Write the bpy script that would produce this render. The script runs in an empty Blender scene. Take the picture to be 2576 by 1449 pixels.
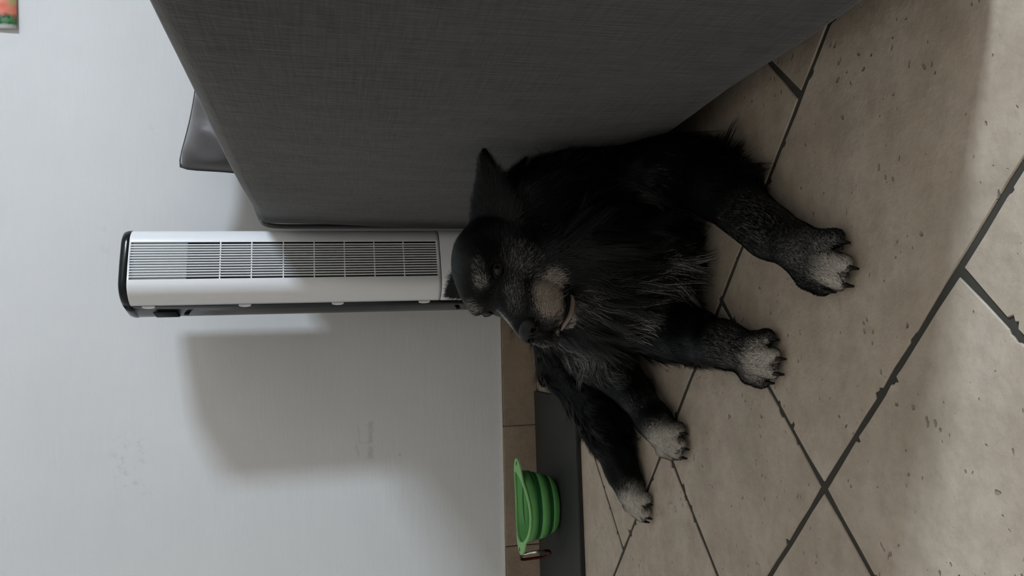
import bpy, bmesh, math, random
import numpy as np
from mathutils import Matrix, Vector, kdtree

R = math.radians
rng = np.random.default_rng(7)
random.seed(7)
scene = bpy.context.scene
COL = scene.collection

# ------------------------------------------------------------------ camera
# The phone was held sideways: the picture's left is up in the room.
RIGHT = Vector((0.99966, -0.02040, -0.01657))
DOWN = Vector((-0.02074, -0.21795, -0.97574))
FWD = DOWN.cross(RIGHT) * -1
cam_data = bpy.data.cameras.new('camera')
cam = bpy.data.objects.new('camera', cam_data)
COL.objects.link(cam)
m = Matrix.Identity(4)
X, Y, Z = DOWN.normalized(), RIGHT.normalized(), -FWD.normalized()
for i in range(3):
    m[i][0], m[i][1], m[i][2] = X[i], Y[i], Z[i]
m.translation = (0.0, -2.2468, 0.5664)
cam.matrix_world = m
cam_data.sensor_fit = 'HORIZONTAL'
cam_data.sensor_width = 36.0
cam_data.lens = 2063.27 / 2576 * 36.0
cam_data.clip_start = 0.02
scene.camera = cam

# ------------------------------------------------------------------ light, exposure
scene.view_settings.view_transform = 'Standard'
scene.view_settings.look = 'None'
scene.view_settings.gamma = 1.0
scene.view_settings.use_curve_mapping = False
scene.view_settings.exposure = 0.0
world = bpy.data.worlds.new('world')
scene.world = world
world.use_nodes = True
world.node_tree.nodes['Background'].inputs[0].default_value = (0.62, 0.78, 1.0, 1)
world.node_tree.nodes['Background'].inputs[1].default_value = 0.6
WIN_Y0, WIN_Y1, WIN_Z0, WIN_Z1, WALL_X = -2.37, -2.01, 1.70, 2.36, 2.70
ld = bpy.data.lights.new('window_daylight', 'AREA')
ld.shape = 'RECTANGLE'
ld.size = WIN_Z1 - WIN_Z0
ld.size_y = WIN_Y1 - WIN_Y0
ld.energy = 176.0
ld.color = (0.76, 0.885, 1.0)
lo = bpy.data.objects.new('window_daylight', ld)
COL.objects.link(lo)
lo.location = (WALL_X + 0.10, (WIN_Y0 + WIN_Y1) / 2, (WIN_Z0 + WIN_Z1) / 2)
lo.rotation_euler = (0, R(90), 0)
scene.cycles.use_denoising = True
scene.cycles.max_bounces = 8
scene.cycles.diffuse_bounces = 5
scene.cycles.use_adaptive_sampling = True
scene.cycles.adaptive_threshold = 0.04
scene.cycles.adaptive_min_samples = 16
scene.cycles.sample_clamp_indirect = 6.0


# ------------------------------------------------------------------ helpers
def tag(o, label=None, cat=None, group=None, kind=None):
    if label: o['label'] = label
    if cat: o['category'] = cat
    if group: o['group'] = group
    if kind: o['kind'] = kind
    return o


def empty(name, loc=(0, 0, 0), rz=0.0, parent=None):
    o = bpy.data.objects.new(name, None)
    o.empty_display_size = 0.05
    COL.objects.link(o)
    o.location = loc
    o.rotation_euler = (0, 0, rz)
    if parent: o.parent = parent
    return o


def link(name, me, mat=None, parent=None, smooth=False):
    if mat and not me.materials: me.materials.append(mat)
    if smooth:
        me.polygons.foreach_set('use_smooth', [True] * len(me.polygons))
    o = bpy.data.objects.new(name, me)
    COL.objects.link(o)
    if parent: o.parent = parent
    return o


def mesh(name, verts, faces):
    me = bpy.data.meshes.new(name)
    me.from_pydata([tuple(v) for v in verts], [], faces)
    me.update()
    return me


def from_bm(name, bm, mat=None, parent=None, smooth=False):
    bmesh.ops.recalc_face_normals(bm, faces=bm.faces)
    me = bpy.data.meshes.new(name)
    bm.to_mesh(me)
    bm.free()
    return link(name, me, mat, parent, smooth)


def box_bm(x0, x1, y0, y1, z0, z1, bev=0.0, seg=2, bm=None):
    own = bmesh.new()
    bmesh.ops.create_cube(own, size=1)
    for v in own.verts:
        v.co = Vector(((x0 + x1) / 2 + v.co.x * (x1 - x0), (y0 + y1) / 2 + v.co.y * (y1 - y0), (z0 + z1) / 2 + v.co.z * (z1 - z0)))
    if bev:
        bmesh.ops.bevel(own, geom=own.edges[:], offset=bev, segments=seg, profile=0.5, affect='EDGES')
    if bm is None: return own
    tmp = bpy.data.meshes.new('tmp'); own.to_mesh(tmp); own.free(); bm.from_mesh(tmp); bpy.data.meshes.remove(tmp)
    return bm


def box(name, x0, x1, y0, y1, z0, z1, mat, parent=None, bev=0.0, seg=2, smooth=False):
    return from_bm(name, box_bm(x0, x1, y0, y1, z0, z1, bev, seg), mat, parent, smooth)


def tube_mesh(name, pts, rad, n=8, closed=False, caps=True):
    pts = [Vector(p) for p in pts]
    N = len(pts)
    rads = rad if isinstance(rad, (list, tuple)) else [rad] * N
    verts, faces = [], []
    prev = None
    for i, p in enumerate(pts):
        if closed: t = pts[(i + 1) % N] - pts[i - 1]
        else: t = pts[min(i + 1, N - 1)] - pts[max(i - 1, 0)]
        t.normalize()
        if prev is None:
            a = Vector((0, 0, 1)) if abs(t.z) < 0.9 else Vector((1, 0, 0))
            nrm = (a - t * a.dot(t)).normalized()
        else:
            nrm = (prev - t * prev.dot(t)).normalized()
        prev = nrm
        b = t.cross(nrm)
        for k in range(n):
            a = 2 * math.pi * k / n
            verts.append(p + (nrm * math.cos(a) + b * math.sin(a)) * rads[i])
    for i in range(N if closed else N - 1):
        j = (i + 1) % N
        for k in range(n):
            faces.append((i * n + k, i * n + (k + 1) % n, j * n + (k + 1) % n, j * n + k))
    if caps and not closed:
        faces.append(tuple(range(n))[::-1])
        faces.append(tuple((N - 1) * n + k for k in range(n)))
    return mesh(name, verts, faces)


def spline(pts, per=8):
    P = [Vector(p) for p in pts]
    P = [P[0] * 2 - P[1]] + P + [P[-1] * 2 - P[-2]]
    out = []
    for i in range(1, len(P) - 2):
        for s in range(per):
            t = s / per
            a, b, c, d = P[i - 1:i + 3]
            out.append(0.5 * ((2 * b) + (c - a) * t + (2 * a - 5 * b + 4 * c - d) * t * t + (3 * b - a - 3 * c + d) * t ** 3))
    out.append(P[-2])
    return out


# ------------------------------------------------------------------ materials
def new_mat(name, base=(0.8, 0.8, 0.8), rough=0.5, spec=0.5, metal=0.0, coat=0.0):
    mt = bpy.data.materials.new(name)
    mt.use_nodes = True
    b = mt.node_tree.nodes['Principled BSDF']
    b.inputs['Base Color'].default_value = (*base, 1)
    b.inputs['Roughness'].default_value = rough
    b.inputs['Specular IOR Level'].default_value = spec
    b.inputs['Metallic'].default_value = metal
    b.inputs['Coat Weight'].default_value = coat
    return mt


class G:
    """tiny node-graph writer"""
    def __init__(s, mt):
        s.t = mt.node_tree; s.b = s.t.nodes['Principled BSDF']
    def n(s, kind, **kw):
        nd = s.t.nodes.new(kind)
        for k, v in kw.items():
            if k.startswith('i_'):
                nd.inputs[k[2:].replace('_', ' ')].default_value = v
            else: setattr(nd, k, v)
        return nd
    def l(s, a, b): s.t.links.new(a, b)
    def noise(s, vec, scale, detail=4, rough=0.55, out='Fac'):
        nd = s.n('ShaderNodeTexNoise'); nd.inputs['Scale'].default_value = scale
        nd.inputs['Detail'].default_value = detail; nd.inputs['Roughness'].default_value = rough
        if vec is not None: s.l(vec, nd.inputs['Vector'])
        return nd.outputs[out]
    def ramp(s, fac, stops, interp='LINEAR'):
        nd = s.n('ShaderNodeValToRGB'); cr = nd.color_ramp; cr.interpolation = interp
        while len(cr.elements) < len(stops): cr.elements.new(0.5)
        for e, (p, c) in zip(cr.elements, stops):
            e.position = p; e.color = (*c, 1) if len(c) == 3 else c
        s.l(fac, nd.inputs[0]); return nd.outputs[0]
    def mix(s, fac, a, b, mode='MIX'):
        nd = s.n('ShaderNodeMix', data_type='RGBA', blend_type=mode)
        for sock, v in ((nd.inputs[0], fac), (nd.inputs[6], a), (nd.inputs[7], b)):
            if isinstance(v, (int, float)): sock.default_value = v
            elif isinstance(v, tuple): sock.default_value = (*v, 1)
            else: s.l(v, sock)
        return nd.outputs[2]
    def math(s, op, a, b=None, clamp=False):
        nd = s.n('ShaderNodeMath', operation=op, use_clamp=clamp)
        for sock, v in zip(nd.inputs, (a, b)):
            if v is None: continue
            if isinstance(v, (int, float)): sock.default_value = v
            else: s.l(v, sock)
        return nd.outputs[0]
    def bump(s, h, strength, dist=0.01):
        nd = s.n('ShaderNodeBump'); nd.inputs['Strength'].default_value = strength
        nd.inputs['Distance'].default_value = dist
        s.l(h, nd.inputs['Height']); s.l(nd.outputs[0], s.b.inputs['Normal'])
    def pos(s):
        return s.n('ShaderNodeNewGeometry').outputs['Position']
    def obj(s):
        return s.n('ShaderNodeTexCoord').outputs['Object']
    def scaled(s, vec, sc, off=None):
        nd = s.n('ShaderNodeMapping'); nd.inputs['Scale'].default_value = sc
        if off: nd.inputs['Location'].default_value = off
        s.l(vec, nd.inputs['Vector']); return nd.outputs[0]


def stain(g, pos, cx, cz, hx, hz, soft, rot=0.0):
    """soft box mask on the wall plane (x, z)"""
    sx = g.n('ShaderNodeSeparateXYZ'); g.l(pos, sx.inputs[0])
    dx = g.math('SUBTRACT', sx.outputs[0], cx); dz = g.math('SUBTRACT', sx.outputs[2], cz)
    c, s_ = math.cos(rot), math.sin(rot)
    u = g.math('ADD', g.math('MULTIPLY', dx, c), g.math('MULTIPLY', dz, s_))
    v = g.math('SUBTRACT', g.math('MULTIPLY', dz, c), g.math('MULTIPLY', dx, s_))
    mu = g.math('DIVIDE', g.math('SUBTRACT', hx, g.math('ABSOLUTE', u)), soft, True)
    mv = g.math('DIVIDE', g.math('SUBTRACT', hz, g.math('ABSOLUTE', v)), soft, True)
    return g.math('MULTIPLY', mu, mv)


def make_wall_mat():
    mt = new_mat('wall_paint', (0.66, 0.66, 0.655), 0.75, 0.25)
    g = G(mt); p = g.pos()
    big = g.noise(p, 2.2, 3)
    base = g.ramp(big, [(0.3, (0.625, 0.622, 0.635)), (0.7, (0.675, 0.672, 0.686))])
    fine = g.noise(g.scaled(p, (2.0, 1, 11)), 16, 4)
    base = g.mix(g.math('MULTIPLY', fine, 0.05), base, (0.5, 0.5, 0.5))
    # wiped pencil writing, worn patches and scuffs on the paint
    rub = g.noise(p, 85, 3)
    rubm = g.ramp(rub, [(0.36, (0, 0, 0)), (0.55, (1, 1, 1))])
    strokes = [(-0.345, 0.494, 0.032, 0.0045, 0.1), (-0.392, 0.497, 0.022, 0.0045, 0.25), (-0.345, 0.462, 0.032, 0.009, -0.05),
               (-0.398, 0.463, 0.020, 0.010, 0.0), (-0.372, 0.48, 0.003, 0.016, 0.0), (-0.325, 0.474, 0.003, 0.012, 0.3)]
    tot = None
    for (x, z, hx, hz, ro) in strokes:
        s_ = stain(g, p, x, z, hx, hz, 0.005, ro)
        tot = s_ if tot is None else g.math('MAXIMUM', tot, s_)
    tot = g.math('MULTIPLY', tot, rubm)
    base = g.mix(g.math('MULTIPLY', tot, 0.33), base, (0.33, 0.30, 0.29))
    worn = None
    flake = g.ramp(g.noise(p, 42, 5, 0.7), [(0.53, (0, 0, 0)), (0.60, (1, 1, 1))])
    for (x, z, hx, hz) in [(0.19, 1.115, 0.07, 0.022), (-0.39, 1.07, 0.085, 0.055), (-0.45, 1.03, 0.06, 0.02), (0.45, 1.0, 0.05, 0.02)]:
        s_ = stain(g, p, x, z, hx, hz, 0.03)
        worn = s_ if worn is None else g.math('MAXIMUM', worn, s_)
    worn = g.math('MULTIPLY', worn, flake)
    base = g.mix(g.math('MULTIPLY', worn, 0.28), base, (0.42, 0.41, 0.38))
    dots = None
    for (x, z, hx, hz, ro) in [(-0.335, 0.118, 0.0016, 0.011, 0.0), (-0.41, 0.385, 0.005, 0.004, 0.0), (-0.145, 0.815, 0.016, 0.0012, 0.25), (-0.52, 0.86, 0.014, 0.0012, 0.2)]:
        s_ = stain(g, p, x, z, hx, hz, 0.003, ro)
        dots = s_ if dots is None else g.math('MAXIMUM', dots, s_)
    base = g.mix(g.math('MULTIPLY', dots, 0.4), base, (0.25, 0.23, 0.21))
    g.l(base, g.b.inputs['Base Color'])
    h = g.math('ADD', g.math('MULTIPLY', g.noise(g.scaled(p, (1, 1, 5)), 9, 5), 0.7), g.math('MULTIPLY', g.noise(p, 90, 2), 0.12))
    g.bump(h, 0.16, 0.01)
    return mt


def make_tile_mat(name, c1, c2, c3, pits=True):
    mt = new_mat(name, c1, 0.55, 0.35)
    g = G(mt)
    rnd = g.n('ShaderNodeObjectInfo').outputs['Random']
    cmb = g.n('ShaderNodeCombineXYZ'); g.l(g.math('MULTIPLY', rnd, 37.0), cmb.inputs[0]); g.l(g.math('MULTIPLY', rnd, 11.0), cmb.inputs[1])
    va = g.n('ShaderNodeVectorMath', operation='ADD'); g.l(g.pos(), va.inputs[0]); g.l(cmb.outputs[0], va.inputs[1])
    p = va.outputs[0]
    a = g.noise(p, 9, 6, 0.62)
    col = g.ramp(a, [(0.28, c2), (0.5, c1), (0.75, c3)])
    b = g.noise(p, 42, 5, 0.65)
    col = g.mix(g.math('MULTIPLY', g.ramp(b, [(0.42, (0, 0, 0)), (0.72, (1, 1, 1))]), 0.40), col, tuple(v * 0.70 for v in c2))
    warm = g.ramp(g.noise(p, 5.3, 2), [(0.45, (0, 0, 0)), (0.75, (1, 1, 1))])
    col = g.mix(g.math('MULTIPLY', warm, 0.25), col, (c1[0] * 1.04, c1[1] * 0.93, c1[2] * 0.85))
    tint = g.math('ADD', 0.93, g.math('MULTIPLY', rnd, 0.14))
    hh = g.n('ShaderNodeHueSaturation'); g.l(tint, hh.inputs['Value']); g.l(col, hh.inputs['Color']); col = hh.outputs[0]
    height = g.math('MULTIPLY', g.noise(p, 60, 5, 0.6), 0.5)
    if pits:
        warp = g.n('ShaderNodeVectorMath', operation='ADD'); g.l(p, warp.inputs[0])
        wn = g.n('ShaderNodeTexNoise'); wn.inputs['Scale'].default_value = 28; g.l(p, wn.inputs['Vector'])
        ws = g.n('ShaderNodeVectorMath', operation='SCALE'); ws.inputs['Scale'].default_value = 0.03
        g.l(wn.outputs['Color'], ws.inputs[0]); g.l(ws.outputs[0], warp.inputs[1])
        vo = g.n('ShaderNodeTexVoronoi'); vo.inputs['Scale'].default_value = 34; g.l(g.scaled(warp.outputs[0], (1.0, 0.75, 1)), vo.inputs['Vector'])
        sel = g.noise(p, 12, 3)
        rad = g.ramp(sel, [(0.38, (0, 0, 0)), (0.68, (0.112, 0.112, 0.112))])
        pit = g.math('MULTIPLY', g.math('SUBTRACT', rad, vo.outputs['Distance']), 22.0, True)
        v2 = g.n('ShaderNodeTexVoronoi'); v2.inputs['Scale'].default_value = 95; g.l(g.scaled(warp.outputs[0], (0.6, 1.0, 1)), v2.inputs['Vector'])
        r2 = g.ramp(g.noise(p, 19, 3), [(0.40, (0, 0, 0)), (0.68, (0.24, 0.24, 0.24))])
        pit = g.math('MAXIMUM', pit, g.math('MULTIPLY', g.math('MULTIPLY', g.math('SUBTRACT', r2, v2.outputs['Distance']), 12.0, True), 0.7))
        col = g.mix(g.math('MULTIPLY', pit, 0.60), col, (0.075, 0.065, 0.055))
        height = g.math('SUBTRACT', height, g.math('MULTIPLY', pit, 1.2))
    g.l(col, g.b.inputs['Base Color'])
    g.bump(height, 0.7, 0.005)
    return mt


def make_fabric(name, c1, c2, scale=900.0, strength=0.5, slub=True):
    mt = new_mat(name, c1, 0.9, 0.15)
    g = G(mt); p = g.obj()
    warpn = g.noise(g.scaled(p, (14, 14, 260)), 1.0, 3)
    weft = g.noise(g.scaled(p, (260, 260, 14)), 1.0, 3)
    cross = g.math('ADD', g.math('MULTIPLY', warpn, 0.5), g.math('MULTIPLY', weft, 0.5))
    big = g.noise(p, 5, 4)
    col = g.ramp(cross, [(0.36, c2), (0.64, c1)])
    col = g.mix(g.math('MULTIPLY', big, 0.22), col, tuple(v * 0.72 for v in c1))
    g.l(col, g.b.inputs['Base Color'])
    g.b.inputs['Sheen Weight'].default_value = 0.25
    g.b.inputs['Sheen Roughness'].default_value = 0.4
    fold = g.noise(g.scaled(p, (3, 3, 1.6)), 4.5, 4)
    g.bump(g.math('ADD', g.math('MULTIPLY', cross, 0.45), g.math('MULTIPLY', fold, 0.9)), strength, 0.006)
    return mt


M = {}
M['wall'] = make_wall_mat()
M['tile'] = make_tile_mat('floor_tile_stone', (0.40, 0.335, 0.27), (0.32, 0.265, 0.21), (0.48, 0.415, 0.35))
M['skirting'] = make_tile_mat('skirting_tile_stone', (0.27, 0.205, 0.150), (0.22, 0.165, 0.12), (0.31, 0.24, 0.18), pits=False)
M['grout'] = new_mat('grout', (0.055, 0.052, 0.045), 0.95, 0.1)
M['plaster'] = new_mat('plain_paint', (0.79, 0.73, 0.655), 0.8, 0.2)
M['sofa'] = make_fabric('sofa_weave', (0.078, 0.075, 0.077), (0.038, 0.037, 0.039), strength=0.55)
M['sofa_trim'] = new_mat('sofa_piping', (0.17, 0.165, 0.165), 0.8, 0.2)
M['sofa_foot'] = new_mat('sofa_foot_black', (0.02, 0.02, 0.02), 0.5)
M['white_plastic'] = new_mat('white_plastic', (0.72, 0.72, 0.74), 0.33, 0.5)
M['black_gloss'] = new_mat('black_gloss_plastic', (0.005, 0.007, 0.008), 0.18, 0.22)
M['black_matt'] = new_mat('black_matt_plastic', (0.006, 0.006, 0.007), 0.7, 0.2)
M['mesh_grey'] = new_mat('filter_mesh_grey', (0.014, 0.016, 0.015), 0.8, 0.2)
M['green'] = new_mat('green_silicone', (0.12, 0.36, 0.105), 0.45, 0.35)
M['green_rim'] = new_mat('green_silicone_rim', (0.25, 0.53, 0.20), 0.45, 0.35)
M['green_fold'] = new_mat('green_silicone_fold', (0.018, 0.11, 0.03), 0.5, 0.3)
M['red_metal'] = new_mat('red_anodised_metal', (0.07, 0.004, 0.004), 0.3, 0.5, 0.5)
M['steel'] = new_mat('steel', (0.75, 0.74, 0.72), 0.3, 0.5, 1.0)
M['cable'] = new_mat('black_cable', (0.008, 0.008, 0.008), 0.45)
mt = new_mat('mat_slate', (0.045, 0.046, 0.044), 0.6, 0.3)
g = G(mt); pp = g.pos()
g.l(g.ramp(g.noise(g.scaled(pp, (3, 30, 3)), 6, 4), [(0.3, (0.020, 0.0215, 0.020)), (0.7, (0.030, 0.031, 0.029))]), g.b.inputs['Base Color'])
M['mat'] = mt
M['mat_edge'] = new_mat('mat_edge_black', (0.006, 0.006, 0.006), 0.7)
mt = new_mat('cushion_satin', (0.125, 0.115, 0.12), 0.5, 0.4)
g = G(mt)
g.l(g.ramp(g.noise(g.obj(), 9, 4), [(0.3, (0.060, 0.053, 0.056)), (0.7, (0.095, 0.086, 0.090))]), g.b.inputs['Base Color'])
g.b.inputs['Sheen Weight'].default_value = 0.4
M['cushion'] = mt
M['cushion_tip'] = new_mat('cushion_corner_dark', (0.045, 0.043, 0.045), 0.6, 0.3)


# ------------------------------------------------------------------ room
XL, XR, YF, YB, ZC = -2.3, WALL_X, -4.4, 0.0, 2.75
# floor: grout bed with stone tiles laid diagonally in it
floor = tag(box('floor', XL, XR, YF, YB, -0.06, -0.0020, M['grout']), 'floor of diagonal beige stone tiles with dark worn joints', kind='structure')
del floor['label']
U = 1 / 3
SX, SY = Vector((-0.746, 0.666)), Vector((-0.666, -0.746))
O2 = Vector((0.243, -1.351))


def clip(poly, ax, lim, keep_less):
    out = []
    for i in range(len(poly)):
        a, b = poly[i - 1], poly[i]
        ia = (a[ax] <= lim) == keep_less or abs(a[ax] - lim) < 1e-9
        ib = (b[ax] <= lim) == keep_less or abs(b[ax] - lim) < 1e-9
        if ia != ib:
            t = (lim - a[ax]) / (b[ax] - a[ax])
            out.append(a.lerp(b, t))
        if ib: out.append(b)
    return out


def rough_outline(s0, s1, t0, t1, gap, near):
    """tile outline in tile units with slightly worn, nicked edges"""
    gp = gap / 2 / U
    c = [(s0 + gp, t0 + gp), (s1 - gp, t0 + gp), (s1 - gp, t1 - gp), (s0 + gp, t1 - gp)]
    pts = []
    cen = Vector(((s0 + s1) / 2, (t0 + t1) / 2))
    for i in range(4):
        a, b = Vector(c[i]), Vector(c[(i + 1) % 4])
        L = (b - a).length
        inn = Vector((-(b - a).y, (b - a).x)).normalized()
        if inn.dot(cen - a) < 0: inn = -inn
        pts.append((a, inn * 0 + (cen - a).normalized() * 0.008))
        if not near:
            continue
        n = int(9 * L)
        chips = []
        for _ in range(random.choice((2, 3, 4)) if L < 1.5 else 6):
            q = random.uniform(0.10, 0.90)
            if all(abs(q - o) > 0.10 / L for o in chips): chips.append(q)
        stops = [(k / n, None) for k in range(1, n)]
        stops = [(s, None) for s, _ in stops if all(abs(s - q) > 0.045 / L for q in chips)]
        for q in chips:
            d = random.uniform(0.006, 0.020) * (1.6 if random.random() < 0.25 else 1)
            w1, w2 = random.uniform(0.006, 0.02), random.uniform(0.012, 0.035)
            stops += [(q - w1 / L, 0.0), (q - w1 * 0.4 / L, d), (q + w2 * 0.3 / L, d * random.uniform(0.3, 1)), (q + w2 * 0.6 / L, d * random.uniform(0.1, 0.9)), (q + w2 / L, 0.0)]
        for s, d in sorted(stops):
            if d is None: d = random.uniform(0, 0.004)
            pts.append((a.lerp(b, s), inn * d))
    return [p + o for p, o in pts]


def to_world(p):
    return O2 + SX * (p.x * U) + SY * (p.y * U)


row_joint = {0: [0, 1], 1: [1, 2], 2: [0, 2]}
for t in range(-9, 14):
    # joints repeat every three units, wide tile then narrow tile; the start shifts from row to row
    base = {0: (1, 2), 1: (0, 1), -1: (0, 2), -2: (0, 1)}.get(t, ((t * 2) % 3, (t * 2) % 3 + 1))
    js = sorted(b + 3 * k for k in range(-6, 6) for b in base)
    for s0, s1 in zip(js[:-1], js[1:]):
        cw = to_world(Vector(((s0 + s1) / 2, t + 0.5)))
        near = -1.1 < cw.x < 0.9 and -2.2 < cw.y < 0.3
        if not (-1.5 < cw.x < XR + .3 and YF - .3 < cw.y < 0.4) and not (XL - .3 < cw.x < XR + .3 and YF - .3 < cw.y < 0.4):
            continue
        poly = [to_world(p) for p in rough_outline(s0, s1, t, t + 1, 0.0068 if near else 0.007, near)]
        for ax, lim, less in ((0, XL, False), (0, XR, True), (1, YF, False), (1, YB - 0.002, True)):
            if len(poly) > 2: poly = clip(poly, ax, lim, less)
        if len(poly) < 3: continue
        area = sum(poly[i - 1].x * poly[i].y - poly[i].x * poly[i - 1].y for i in range(len(poly))) / 2
        if abs(area) < 0.004: continue
        if area < 0: poly = poly[::-1]
        n = len(poly)
        cen = sum(poly, Vector((0, 0))) / n
        dz = random.uniform(-0.0006, 0.0004)
        inner = []
        for i in range(n):
            d = (poly[i] - poly[i - 1]).normalized() + (poly[(i + 1) % n] - poly[i]).normalized()
            nn = Vector((-d.y, d.x))
            nn = nn.normalized() if nn.length > 1e-6 else (cen - poly[i]).normalized()
            inner.append(poly[i] + nn * 0.0010)
        vs = [(p.x, p.y, -0.006) for p in poly] + [(p.x, p.y, dz - 0.0011) for p in poly] + [(p.x, p.y, dz) for p in inner]
        fs = [tuple(range(2 * n, 3 * n))]
        for i in range(n):
            j = (i + 1) % n
            fs += [(i, j, n + j, n + i), (n + i, n + j, 2 * n + j, 2 * n + i)]
        link('floor_tile', mesh('floor_tile', vs, fs), M['tile'], floor)

tag(box('wall_back', XL - .12, XR + .12, YB, YB + 0.12, -0.06, ZC, M['wall']), kind='structure')
tag(box('wall_left', XL - .12, XL, YF, YB, -0.06, ZC, M['plaster']), kind='structure')
tag(box('wall_front', XL - .12, XR + .12, YF - .12, YF, -0.06, ZC, M['plaster']), kind='structure')
tag(box('ceiling', XL - .12, XR + .12, YF - .12, YB + .12, ZC, ZC + 0.1, M['plaster']), kind='structure')
bm = bmesh.new()
for (y0, y1, z0, z1) in ((YF, WIN_Y0, -0.06, ZC), (WIN_Y1, YB, -0.06, ZC), (WIN_Y0, WIN_Y1, -0.06, WIN_Z0), (WIN_Y0, WIN_Y1, WIN_Z1, ZC)):
    box_bm(XR, XR + 0.08, y0, y1, z0, z1, bm=bm)
tag(from_bm('wall_right', bm, M['plaster']), kind='structure')
win = tag(empty('window_1', (XR + 0.04, (WIN_Y0 + WIN_Y1) / 2, WIN_Z0)), kind='structure')
hw, hh_ = (WIN_Y1 - WIN_Y0) / 2, WIN_Z1 - WIN_Z0
for (y0, y1, z0, z1) in ((-hw, -hw + .02, 0, hh_), (hw - .02, hw, 0, hh_), (-hw, hw, 0, .02), (-hw, hw, hh_ - .02, hh_)):
    box('window_frame', -.03, .03, y0, y1, z0, z1, M['white_plastic'], win, 0.004)

# skirting tiles along the back wall
skirt = tag(empty('baseboard_back', (0, 0, 0)), kind='structure')
bx0 = -0.3465 - U * 6
k = 0
while bx0 < XR - 0.01:
    a, b = max(bx0, XL) + 0.0012, min(bx0 + U, XR) - 0.0012
    if b - a > 0.02:
        box('skirting_tile', a, b, -0.010, -0.0003, 0.0006, 0.0985 + random.uniform(-.0006, .0006), M['skirting'], skirt, 0.0018, 2)
    bx0 += U
    k += 1
box('caulk_line', XL, XR, -0.0075, -0.0002, 0.0988, 0.1025, new_mat('caulk', (0.55, 0.53, 0.49), 0.7), skirt, 0.0015)

# ------------------------------------------------------------------ sofa
sofa = tag(empty('sofa', (0.190, -0.10, 0.0), R(3.9)), 'large dark grey woven fabric sofa seen from its back', 'sofa')
SL = 1.57


def padded_panel(name, x0, x1, y0, y1, z0, z1, bulge, rad, mat, parent, flare=0.0, nx=6, ny=40, nz=20, wav=0.003):
    """upholstered slab: rounded box, gently swollen, with small slack waves"""
    bm = bmesh.new()
    bmesh.ops.create_cube(bm, size=2)
    bmesh.ops.subdivide_edges(bm, edges=bm.edges[:], cuts=15, use_grid_fill=True)
    cx, cy, cz = (x0 + x1) / 2, (y0 + y1) / 2, (z0 + z1) / 2
    hx, hy, hz = (x1 - x0) / 2, (y1 - y0) / 2, (z1 - z0) / 2
    h = Vector((hx, hy, hz))
    def conc(t, half):
        # push grid lines towards the rim so that the rounding gets enough of them
        s = math.copysign(abs(t) ** 0.55, t)
        return s * half
    for v in bm.verts:
        q = Vector((conc(v.co.x, hx), conc(v.co.y, hy), conc(v.co.z, hz)))
        core = Vector((max(-hx + rad, min(hx - rad, q.x)), max(-hy + rad, min(hy - rad, q.y)), max(-hz + rad, min(hz - rad, q.z))))
        d = q - core
        if d.length > 1e-9:
            q = core + d.normalized() * rad
        fy, fz = 1 - (q.y / hy) ** 2, 1 - (q.z / hz) ** 2
        sgn = -1 if q.x < 0 else 1
        w = wav * (math.sin(q.y * 9 + q.z * 5) + math.sin(q.y * 23 - q.z * 13) * 0.5) * abs(q.x) / hx
        q.x += sgn * bulge * max(0, fy) ** .5 * max(0, fz) ** .5 * abs(q.x) / hx + w
        q.x += flare * (-q.z / hz) * (1 if q.x < 0 else 0)
        q.z += wav * 0.9 * math.sin(q.y * 7 + 1.1) * (1 if q.z > 0 else 0)
        v.co = q + Vector((cx, cy, cz))
    return from_bm(name, bm, mat, parent, True)


padded_panel('backrest', 0.004, 0.098, -SL, 0.0, 0.035, 0.738, 0.012, 0.030, M['sofa'], sofa, flare=-0.006)
padded_panel('seat_base', 0.105, 0.90, -SL, -0.005, 0.06, 0.30, 0.004, 0.02, M['sofa'], sofa, wav=0.001)
for y0 in (-SL, -0.17):
    padded_panel('armrest', 0.108, 0.90, y0 + 0.006, y0 + 0.150, 0.05, 0.54, 0.006, 0.035, M['sofa'], sofa, wav=0.001)
for k in range(2):
    w_ = (SL - 0.36) / 2
    y1 = -0.18 - k * w_
    padded_panel('seat_cushion', 0.125, 0.91, y1 - w_ + 0.006, y1 - 0.006, 0.29, 0.45, 0.004, 0.05, M['sofa'], sofa, wav=0.002)
    wb = (SL - 0.68) / 2; y2 = -0.50 - k * wb
    padded_panel('back_cushion', 0.122, 0.29, y2 - wb + 0.006, y2 - 0.006, 0.445, 0.70, 0.02, 0.06, M['sofa'], sofa, wav=0.002)
for (x, y) in ((0.05, -0.06), (0.84, -0.06), (0.05, -SL + 0.06), (0.84, -SL + 0.06)):
    bm = bmesh.new()
    bmesh.ops.create_cone(bm, cap_ends=True, segments=16, radius1=0.018, radius2=0.024, depth=0.06, matrix=Matrix.Translation((x, y, 0.030)))
    from_bm('foot', bm, M['sofa_foot'], sofa)
seam = [(0.010, -0.012, 0.05), (0.009, -0.012, 0.2), (0.009, -0.012, 0.4), (0.009, -0.012, 0.6), (0.010, -0.012, 0.69), (0.018, -0.013, 0.722), (0.040, -0.014, 0.733)]
link('piping', tube_mesh('piping', spline(seam, 6), 0.0060, 8), M['sofa_trim'], sofa, True)

# cushion standing on the far armrest end, one corner above the sofa back
cus = tag(empty('cushion', (0.470, -0.178, 0.726)), 'dark taupe satin cushion with its corner poking above the sofa back', 'cushion')


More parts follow.
